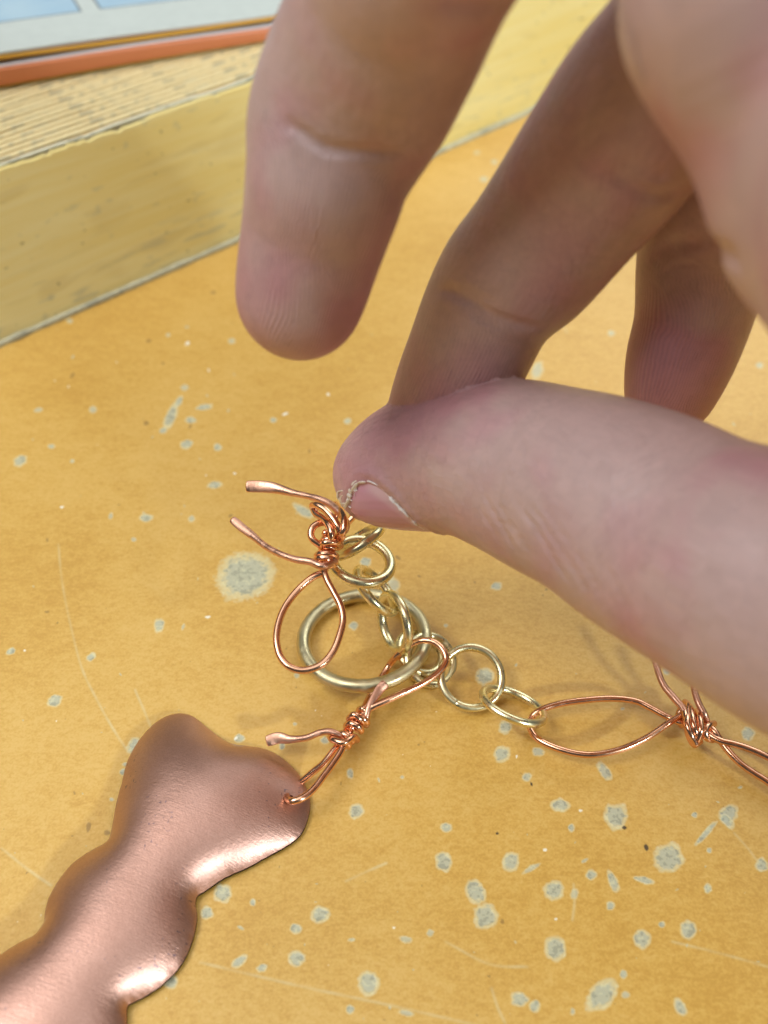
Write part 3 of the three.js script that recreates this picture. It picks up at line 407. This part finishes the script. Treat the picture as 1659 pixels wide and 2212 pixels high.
  // folds and wrinkles: pixel lines laid on the skin, depth mm, half width mm
  const FOLDS = [
    [[[606, 262], [628, 272], [662, 294], [694, 316], [740, 325], [800, 328], [850, 332], [880, 336]], 0.8, 0.5], [[[940, 2], [1000, 10], [1050, 12], [1092, 14]], 0.6, 0.9],
    [[[935, 632], [968, 628], [1012, 650], [1062, 682], [1120, 701], [1188, 707]], 0.6, 0.7], [[[1000, 668], [1040, 690], [1090, 712]], 0.22, 0.5], [[[985, 612], [1030, 640], [1070, 655]], 0.2, 0.5],
    [[[1300, 352], [1350, 392], [1410, 422], [1478, 412]], 0.55, 0.9], [[[1330, 330], [1390, 370], [1450, 385]], 0.3, 0.8],
    [[[1395, 585], [1420, 555], [1460, 532], [1500, 525], [1545, 538], [1580, 558], [1602, 575]], 0.75, 0.9], [[[1420, 602], [1460, 575], [1510, 568]], 0.15, 0.5],
    [[[1130, 846], [1124, 866], [1110, 900], [1098, 940]], 0.10, 0.6], [[[1004, 862], [998, 892], [1003, 930]], 0.10, 0.4], [[[919, 882], [912, 914], [918, 950]], 0.08, 0.4],
    [[[1040, 1060], [1065, 1105], [1092, 1150], [1116, 1195]], 0.20, 0.32], [[[1062, 1062], [1090, 1110], [1125, 1160], [1150, 1205]], 0.13, 0.3], [[[1105, 1070], [1138, 1115], [1170, 1162], [1204, 1222], [1236, 1268]], 0.26, 0.34], [[[1130, 1075], [1170, 1125], [1200, 1180]], 0.14, 0.3], [[[1085, 1120], [1110, 1150], [1135, 1190]], 0.13, 0.28], [[[1180, 1140], [1215, 1190], [1250, 1245], [1275, 1290]], 0.13, 0.3], [[[1160, 1085], [1200, 1130], [1240, 1190]], 0.10, 0.3], [[[1235, 1180], [1270, 1230], [1300, 1290]], 0.10, 0.3], [[[1030, 1090], [1055, 1130], [1080, 1168]], 0.12, 0.3], [[[1290, 1200], [1330, 1260], [1350, 1310]], 0.08, 0.35],
  ].map(([pts, depth, w]) => { const c = new THREE.CatmullRomCurve3(pts.map(([x, y]) => march(x, y)).filter(Boolean)), n = Math.max(8, Math.ceil(c.getLength() / 0.7)), p = c.getPoints(n), lo = p.reduce((a, q) => a.min(q), V(1e9, 1e9, 1e9)).subScalar(3 * w), hi = p.reduce((a, q) => a.max(q), V(-1e9, -1e9, -1e9)).addScalar(3 * w); return { p, depth, w, lo, hi }; });
  function fold(x, y, z) {
    let g = 0;
    for (const f of FOLDS) {
      if (x < f.lo.x || y < f.lo.y || z < f.lo.z || x > f.hi.x || y > f.hi.y || z > f.hi.z) continue;
      let best = 1e9, at = 0;
      for (let i = 1; i < f.p.length; i++) { const a = f.p[i - 1], b = f.p[i], bx = b.x - a.x, by = b.y - a.y, bz = b.z - a.z, t = clamp(((x - a.x) * bx + (y - a.y) * by + (z - a.z) * bz) / (bx * bx + by * by + bz * bz), 0, 1), d = (x - a.x - bx * t) ** 2 + (y - a.y - by * t) ** 2 + (z - a.z - bz * t) ** 2; if (d < best) { best = d; at = (i - 1 + t) / (f.p.length - 1); } }
      const e = smooth(0, 0.3, at) * smooth(1, 0.8, at); g += f.depth * (0.08 + 0.92 * e) * Math.exp(-best / (f.w * f.w));
    }
    return g;
  }
  // the thumb nail: its own frame round the thumb axis
  const thumb = chains[3], tipT = V(thumb[0].x, thumb[0].y, thumb[0].z), backT = V(thumb[14].x, thumb[14].y, thumb[14].z), axisT = backT.clone().sub(tipT).normalize(), eyeT = CAM.clone().sub(tipT); eyeT.addScaledVector(axisT, -eyeT.dot(axisT)).normalize();
  const sideT = axisT.clone().cross(eyeT); if (sideT.dot(UPV) > 0) sideT.negate();                 // towards the lower side in the picture
  const NAIL = { s0: -2.7, s1: 8.4, f0: THREE.MathUtils.degToRad(5), f1: THREE.MathUtils.degToRad(128) };
  const nailSF = (p) => { const q = p.clone().sub(tipT), s = q.dot(axisT), a = q.dot(eyeT), b = q.dot(sideT); return [s, Math.atan2(b, a)]; };
  // how far a point lies inside the nail outline (0 at its edge, in mm, negative outside)
  function nailIn(s, f) {
    const mid = (NAIL.f0 + NAIL.f1) / 2, half = (NAIL.f1 - NAIL.f0) / 2, v = (f - mid) / half * 6.0, u = s - (NAIL.s0 + NAIL.s1) / 2, hu = (NAIL.s1 - NAIL.s0) / 2, rd = u > 0 ? 5.5 : 5.4, hv = 6.0 * (1 - 0.10 * smooth(1, -5, u));
    const qx = Math.abs(u) - hu + rd, qy = Math.abs(v) - hv + rd; return -(Math.hypot(Math.max(qx, 0), Math.max(qy, 0)) + Math.min(Math.max(qx, qy), 0) - rd);
  }
  const tmp = V(0, 0, 0);
  function skin(x, y, z) {
    let d = plain(x, y, z); if (d > 3 || d < -3) return d;
    d += fold(x, y, z);
    if (Math.abs(x - tipT.x) < 16 && Math.abs(y - tipT.y) < 16 && Math.abs(z - tipT.z) < 16) { const [s, f] = nailSF(tmp.set(x, y, z)), q = nailIn(s, f); if (q > -2.2) d += 0.34 * smooth(-0.1, 0.5, q) + 0.10 * Math.exp(-((q + 0.05) ** 2) / 0.12) - 0.28 * Math.exp(-((q + 0.9) ** 2) / 0.35); }
    return d + 0.10 * (vnoise3(x / 4.5 + 60, y / 4.5 + 60, z / 4.5 + 60) - 0.5);
  }
  // surface nets over blocks that the skin passes through
  const CELL = 0.55, B = 8, lo = V(-32, 10, -125), hi = V(120, 140, 30), G = [0, 1, 2].map((k) => Math.ceil((hi.getComponent(k) - lo.getComponent(k)) / CELL / B) * B);
  const val = new Map(), cells = new Map(), P = [], nb = G.map((g) => g / B), blocks = [];
  for (let a = 0; a < nb[0]; a++) for (let b = 0; b < nb[1]; b++) for (let c = 0; c < nb[2]; c++) { const h = B * CELL / 2, d = plain(lo.x + a * B * CELL + h, lo.y + b * B * CELL + h, lo.z + c * B * CELL + h); if (Math.abs(d) < h * 1.75 + 1.6) blocks.push([a, b, c]); }
  const S = [1, G[0] + 1, (G[0] + 1) * (G[1] + 1)], key = (i, j, k) => i + j * S[1] + k * S[2];
  const grid = new Float32Array(S[2] * (G[2] + 1)).fill(NaN);
  for (const [a, b, c] of blocks) for (let k = 0; k <= B; k++) for (let j = 0; j <= B; j++) for (let i = 0; i <= B; i++) { const q = key(a * B + i, b * B + j, c * B + k); if (Number.isNaN(grid[q])) grid[q] = skin(lo.x + (a * B + i) * CELL, lo.y + (b * B + j) * CELL, lo.z + (c * B + k) * CELL); }
  const E = [[0, 1], [2, 3], [4, 5], [6, 7], [0, 2], [1, 3], [4, 6], [5, 7], [0, 4], [1, 5], [2, 6], [3, 7]], CO = [...Array(8).keys()].map((n) => [n & 1, (n >> 1) & 1, n >> 2]);
  for (const [a, b, c] of blocks) for (let kk = 0; kk < B; kk++) for (let jj = 0; jj < B; jj++) for (let ii = 0; ii < B; ii++) {
    const i = a * B + ii, j = b * B + jj, k = c * B + kk, q = key(i, j, k), f = CO.map(([x, y, z]) => grid[q + x + y * S[1] + z * S[2]]); let neg = 0; for (const v of f) neg += v < 0; if (!neg || neg === 8 || f.some(Number.isNaN)) continue;
    let x = 0, y = 0, z = 0, n = 0; for (const [e0, e1] of E) if ((f[e0] < 0) !== (f[e1] < 0)) { const t = f[e0] / (f[e0] - f[e1]); x += mix(CO[e0][0], CO[e1][0], t); y += mix(CO[e0][1], CO[e1][1], t); z += mix(CO[e0][2], CO[e1][2], t); n++; }
    cells.set(q, P.length / 3); P.push(lo.x + (i + x / n) * CELL, lo.y + (j + y / n) * CELL, lo.z + (k + z / n) * CELL);
  }
  const tri = [];
  for (const q of cells.keys()) for (let ax = 0; ax < 3; ax++) {
    const v0 = grid[q], v1 = grid[q + S[ax]]; if (Number.isNaN(v1) || (v0 < 0) === (v1 < 0)) continue;
    const s1 = S[(ax + 1) % 3], s2 = S[(ax + 2) % 3], c = [q, q - s1, q - s1 - s2, q - s2].map((n) => cells.get(n)); if (c.some((n) => n === undefined)) continue;
    if (v0 < 0) tri.push(c[0], c[1], c[2], c[0], c[2], c[3]); else tri.push(c[0], c[2], c[1], c[0], c[3], c[2]);
  }
  // normals from the field, digit and place along it for the skin texture
  const nv = P.length / 3, Nn = new Float32Array(nv * 3), own = new Uint8Array(nv);
  const refs = chains.map((c) => { const m = V(c[6].x, c[6].y, c[6].z); return CAM.clone().sub(m).normalize(); });
  for (let i = 0; i < nv; i++) {
    const x = P[i * 3], y = P[i * 3 + 1], z = P[i * 3 + 2], e = 0.22, gx = skin(x + e, y, z) - skin(x - e, y, z), gy = skin(x, y + e, z) - skin(x, y - e, z), gz = skin(x, y, z + e) - skin(x, y, z - e), q = Math.hypot(gx, gy, gz) || 1;
    Nn[i * 3] = gx / q; Nn[i * 3 + 1] = gy / q; Nn[i * 3 + 2] = gz / q;
    let best = 1e9, who = 0; for (let n = 0; n < 4; n++) { const d = chainDist(chains[n], x, y, z); if (d < best) { best = d; who = n; } } own[i] = who;
  }
  const spin = new Map();
  function place(i, who) {
    const id = i * 4 + who; if (spin.has(id)) return spin.get(id);
    const x = P[i * 3], y = P[i * 3 + 1], z = P[i * 3 + 2], c = chains[who]; let bd = 1e9, s = 0, ax = null, ct = null; for (let n = 1; n < c.length; n++) { const [d, t] = capsule(x, y, z, c[n - 1], c[n]); if (d < bd) { bd = d; s = mix(c[n - 1].s, c[n].s, t); ax = n; ct = t; } }
    const A = c[Math.max(0, ax - 3)], Z = c[Math.min(c.length - 1, ax + 2)], dir = V(Z.x - A.x, Z.y - A.y, Z.z - A.z).normalize(), ref = refs[who].clone().addScaledVector(dir, -refs[who].dot(dir)).normalize(), sd = dir.clone().cross(ref), o = V(x - mix(c[ax - 1].x, c[ax].x, ct), y - mix(c[ax - 1].y, c[ax].y, ct), z - mix(c[ax - 1].z, c[ax].z, ct));
    const r = [s + (ax === 1 && ct === 0 ? o.dot(dir) : 0), Math.atan2(o.dot(sd), o.dot(ref))]; spin.set(id, r); return r;
  }
  const pos = [], nor = [], uv = [], col = [], idx = [], made = new Map(), TAN = [0.585, 0.40, 0.365], PINK = [0.565, 0.285, 0.305];
  const vid = (i, who, turn) => {
    const k = i * 16 + who * 3 + turn + 1; if (made.has(k)) return made.get(k);
    const id = pos.length / 3, x = P[i * 3], y = P[i * 3 + 1], z = P[i * 3 + 2], [s, f] = place(i, who), pink = clamp(0.1 + (vnoise3(x / 8 + 60, y / 8 + 60, z / 8 + 60) - 0.5) * 1.3 + (vnoise3(x / 3 + 60, y / 3 + 90, z / 3 + 60) - 0.5) * 0.8 + 0.6 * smooth(16, 2, s) + (who === 3 ? 0.25 * smooth(40, 15, s) : who === 2 ? 0.35 * smooth(34, 12, s) : 0), 0, 1);
    pos.push(x * MM, y * MM, z * MM); nor.push(Nn[i * 3], Nn[i * 3 + 1], Nn[i * 3 + 2]); for (let c = 0; c < 3; c++) col.push(mix(TAN[c], PINK[c], pink));
    uv.push((who % 2) * 0.5 + clamp(((f + turn * 2 * Math.PI) * 8 + 32) / 64, 0.01, 0.99) * 0.5, (who >> 1) * 0.5 + clamp((s + 8) / 72, 0.01, 0.99) * 0.5); made.set(k, id); return id;
  };
  for (let t = 0; t < tri.length; t += 3) { const v = [tri[t], tri[t + 1], tri[t + 2]], who = own[v[0]] === own[v[1]] ? own[v[0]] : own[v[2]], a = v.map((i) => place(i, who)[1]), top = Math.max(...a); idx.push(...v.map((i, n) => vid(i, who, top - a[n] > Math.PI ? 1 : 0))); }
  // skin: ridges on the pads, fine cross lines, mottled colour
  const SN = 2048, tile = (i, j) => { const who = (i >= 1024 ? 1 : 0) + (j >= 1024 ? 2 : 0); return [who, ((i % 1024) / 1024) * 64 - 32, ((j % 1024) / 1024) * 72 - 8]; };
  const ridge = (who, t, s) => {
    const w = 1.5 * (fbm(t / 7 + who * 13, s / 9 + who * 5, 2) - 0.5);
    if (who === 3) { const m = smooth(-3, -6, t) * smooth(-25, -20, t) * smooth(26, 16, s) * smooth(-4, 0, s); return [m * 0.6, Math.sin((s * 0.9 + t * 0.38 + w * 2.2) * 2 * Math.PI / 0.52)]; }
    const m = (who === 1 ? 0.5 : 1) * smooth(24, 17, s) * (1 - smooth(9, 13, Math.abs(t))), c = t + w * 2 + 0.02 * (s - 6) * (s - 6) * (t > 0 ? -0.2 : 0.25) + (who === 0 ? 0.05 * s * smooth(6, 16, s) : 0);
    return [m, Math.sin(c * 2 * Math.PI / 0.5)];
  };
  const bump = greyTexture(SN, SN, (i, j) => {
    const [who, t, s] = tile(i, j), [m, r] = ridge(who, t, s), a = who === 3 ? 0.9 : 0.4, p = t * Math.cos(a) + s * Math.sin(a), q = -t * Math.sin(a) + s * Math.cos(a);
    const fine = fbm(p / 0.42, q / 1.7, 2) - 0.5, cross = fbm(p / 1.6 + 50, q / 0.4, 2) - 0.5, pore = vnoise(t / 0.2, s / 0.2) - 0.5;
    return 0.5 + 0.17 * m * r * (0.5 + vnoise(t / 1.3, s / 1.3)) + (0.5 - 0.42 * m) * (fine * 0.75 + cross * 0.5) + pore * 0.14;
  });
  const tone = colourTexture(SN, SN, (i, j) => {
    const [who, t, s] = tile(i, j), [m, r] = ridge(who, t, s), f = fbm(t / 1.1, s / 1.1 + who * 9, 3), g = fbm(t / 0.35 + 20, s / 0.35 + who * 11, 2), c = 0.93 + 0.16 * (f - 0.5) + 0.10 * (g - 0.5) + 0.09 * m * r;
    const dry = smooth(0.95, 0.985, vnoise(t / 0.3 + 5, s / 0.36 + who * 3)) * 0.6 * m, dot = smooth(0.975, 0.99, vnoise(t / 0.4 + 11, s / 0.4 + who * 17)) * 0.35;
    return [c, c * (1 + dry * 0.5) * (1 - dot * 0.4), c * (1 + dry * 0.6) * (1 - dot * 0.4)];
  });
  const hand = part('hand', (() => { const g = geo(pos, idx, uv, nor); g.setAttribute('color', new THREE.Float32BufferAttribute(col, 3)); return g; })(), std({ vertexColors: true, map: tone, bumpMap: bump, bumpScale: 0.00019, roughness: 0.44, specularIntensity: 0.9, sheen: 0.2, sheenRoughness: 0.6, sheenColor: new THREE.Color(1, 0.75, 0.68) }), scene);
  tag(hand, 'bare hand coming in from the right, thumb and a finger pinching the brass chain', 'hand');
  // nail plate
  const onSkin = (s, f, off) => { const dir = eyeT.clone().multiplyScalar(Math.cos(f)).addScaledVector(sideT, Math.sin(f)), o = tipT.clone().addScaledVector(axisT, Math.max(s, -1.2)), d2 = s < -1.2 ? dir.clone().addScaledVector(axisT, (s + 1.2) * 0.42).normalize() : dir; let t = 2; for (let i = 0; i < 60; i++) { const d = plain(o.x + d2.x * t, o.y + d2.y * t, o.z + d2.z * t); if (d > -0.004) break; t -= d * 0.9; } return o.addScaledVector(d2, t + off); };
  {
    const n = 40, Pn = [], In = [], Cn = [], ok = [];
    for (let j = 0; j <= n; j++) for (let i = 0; i <= n; i++) {
      const s = mix(NAIL.s0 - 0.4, NAIL.s1 + 0.4, i / n), f = mix(NAIL.f0 - 0.1, NAIL.f1 + 0.1, j / n), q = nailIn(s, f), p = onSkin(s, f, -0.2 + 0.24 * smooth(-0.2, 1.5, q) + 0.02 * Math.sin(f * 34)); ok.push(q > -0.35); Pn.push(p.x * MM, p.y * MM, p.z * MM);
      const lun = smooth(1.7, 0.6, q) * smooth(2, 5, s), free = smooth(NAIL.s0 + 0.9, NAIL.s0 + 0.3, s), c = [0, 1, 2].map((k) => mix(mix([0.58, 0.29, 0.38][k], [0.68, 0.45, 0.49][k], lun), [0.74, 0.64, 0.55][k], free * 0.75) * (0.96 + 0.08 * vnoise(f * 26, s * 0.3))); Cn.push(...c);
      if (i && j) { const a = (j - 1) * (n + 1) + i - 1, b = a + 1, c2 = a + n + 1, d = c2 + 1; if (ok[a] && ok[b] && ok[c2] && ok[d]) In.push(a, c2, b, b, c2, d); }
    }
    const g = geo(Pn, In); g.setAttribute('color', new THREE.Float32BufferAttribute(Cn, 3));
    part('nail', g, std({ vertexColors: true, roughness: 0.26, specularIntensity: 1 }), hand);
  }
  // dry ragged skin round the nail: a thin uneven cord of flakes along its edge
  {
    const gs = [], around = []; for (let k = 0; k <= 200; k++) { const a = mix(Math.PI * 1.12, Math.PI * 2.0, k / 200), mid = (NAIL.f0 + NAIL.f1) / 2, cs = (NAIL.s0 + NAIL.s1) / 2; let lo2 = 0.1, hi2 = 2.5; const at = (q) => [cs + Math.cos(a) * q * 6, mid + Math.sin(a) * q * 0.95]; for (let i = 0; i < 30; i++) { const m = (lo2 + hi2) / 2; if (nailIn(...at(m)) > 0) lo2 = m; else hi2 = m; } around.push(Object.assign(at(lo2), { out: at(lo2 + 0.16) })); }
    const cord = (from, to, off, r0, sh) => { const pts = []; for (let k = from; k <= to; k += 2) { const g = sh > 1.2 ? clamp((sh - 1) / 2.6, 0, 1) * (0.6 + 0.8 * vnoise(k / 17, sh * 7)) : 0, s = mix(around[k][0], around[k].out[0], g), f = mix(around[k][1], around[k].out[1], g); pts.push(onSkin(s + 0.3 * sh * (vnoise(k / 13, sh * 9 + 3) - 0.5), f + 0.07 * (vnoise(k / 11, off * 40 + 5) - 0.5) - 0.02, off + (k < 80 ? 0.06 : 0.13) + 0.12 * (vnoise(k / 5, 2) - 0.3))); } gs.push(sweep(new THREE.CatmullRomCurve3(pts), (t) => { const v = r0 * (0.25 + 1.1 * vnoise(t * pts.length / 2.2, from)); const gap = from > 80 ? smooth(0.38, 0.6, vnoise(t * pts.length / 3.1 + 7, off * 60)) : 1; return [v * (0.12 + 0.88 * gap), v * 0.6 * (0.3 + 0.7 * gap)]; }, { sides: 6 })); };
    cord(2, 92, 0.0, 0.22, 0.9); cord(0, 76, -0.03, 0.2, 1.8); cord(0, 66, -0.06, 0.18, 2.6); cord(0, 58, -0.05, 0.16, 3.6); cord(6, 40, -0.05, 0.13, 5); cord(128, 200, 0.0, 0.2, 0.5); cord(136, 200, -0.01, 0.15, 0.9); cord(86, 130, -0.05, 0.08, 0.4);
    for (let n = 0; n < 34; n++) { const k = n < 20 ? Math.floor(rnd() * 70) : Math.floor(130 + rnd() * 70), [s, f] = around[k], a = onSkin(s + (rnd() - 0.5) * 1.0, f + (rnd() - 0.5) * 0.12, 0), b = onSkin(s + (rnd() - 0.5) * 1.3, f - 0.16 * rnd(), 0.02 + 0.1 * rnd()); gs.push(sweep(line([a, a.clone().lerp(b, 0.5), b]), (t) => [0.09 * (1.1 - t), 0.035], { sides: 5, seg: 5 })); }
    const [s, f] = around[186], a = onSkin(s, f, 0), b = onSkin(s + 0.5, f - 0.22, 0.7); gs.push(sweep(line([a, a.clone().lerp(b, 0.5), b]), () => [0.11, 0.05], { sides: 5, seg: 6 }));
    part('cuticle', mergeGeometries(gs), std({ color: new THREE.Color(0.88, 0.82, 0.74), roughness: 0.75 }), hand);
  }
  // the sleeve the wrist comes out of, beyond the right edge of the picture
  const arm = thing('sleeve', 'dark sleeve round the wrist of the hand, right of the view', 'sleeve'), cloth = std({ color: 0x23262e, roughness: 0.9, sheen: 0.3 });
  const along2 = new THREE.CatmullRomCurve3([V(100, 117, -18), V(130, 138, 15), V(190, 180, 80), V(270, 240, 170)]);
  part('fabric', sweep(along2, (t) => { const f = 1 + 0.05 * Math.sin(t * 40) * Math.sin(t * 17); return [(31 + 12 * t) * f, (29 + 12 * t) * f]; }, { seg: 80, sides: 40 }), cloth, arm);
  part('cuff', new THREE.TorusGeometry(0.0305, 0.0028, 14, 48).applyQuaternion(new THREE.Quaternion().setFromUnitVectors(V(0, 0, 1), along2.getTangent(0))).translate(0.1, 0.117, -0.018), cloth, arm);
}
renderer.render(scene, camera);
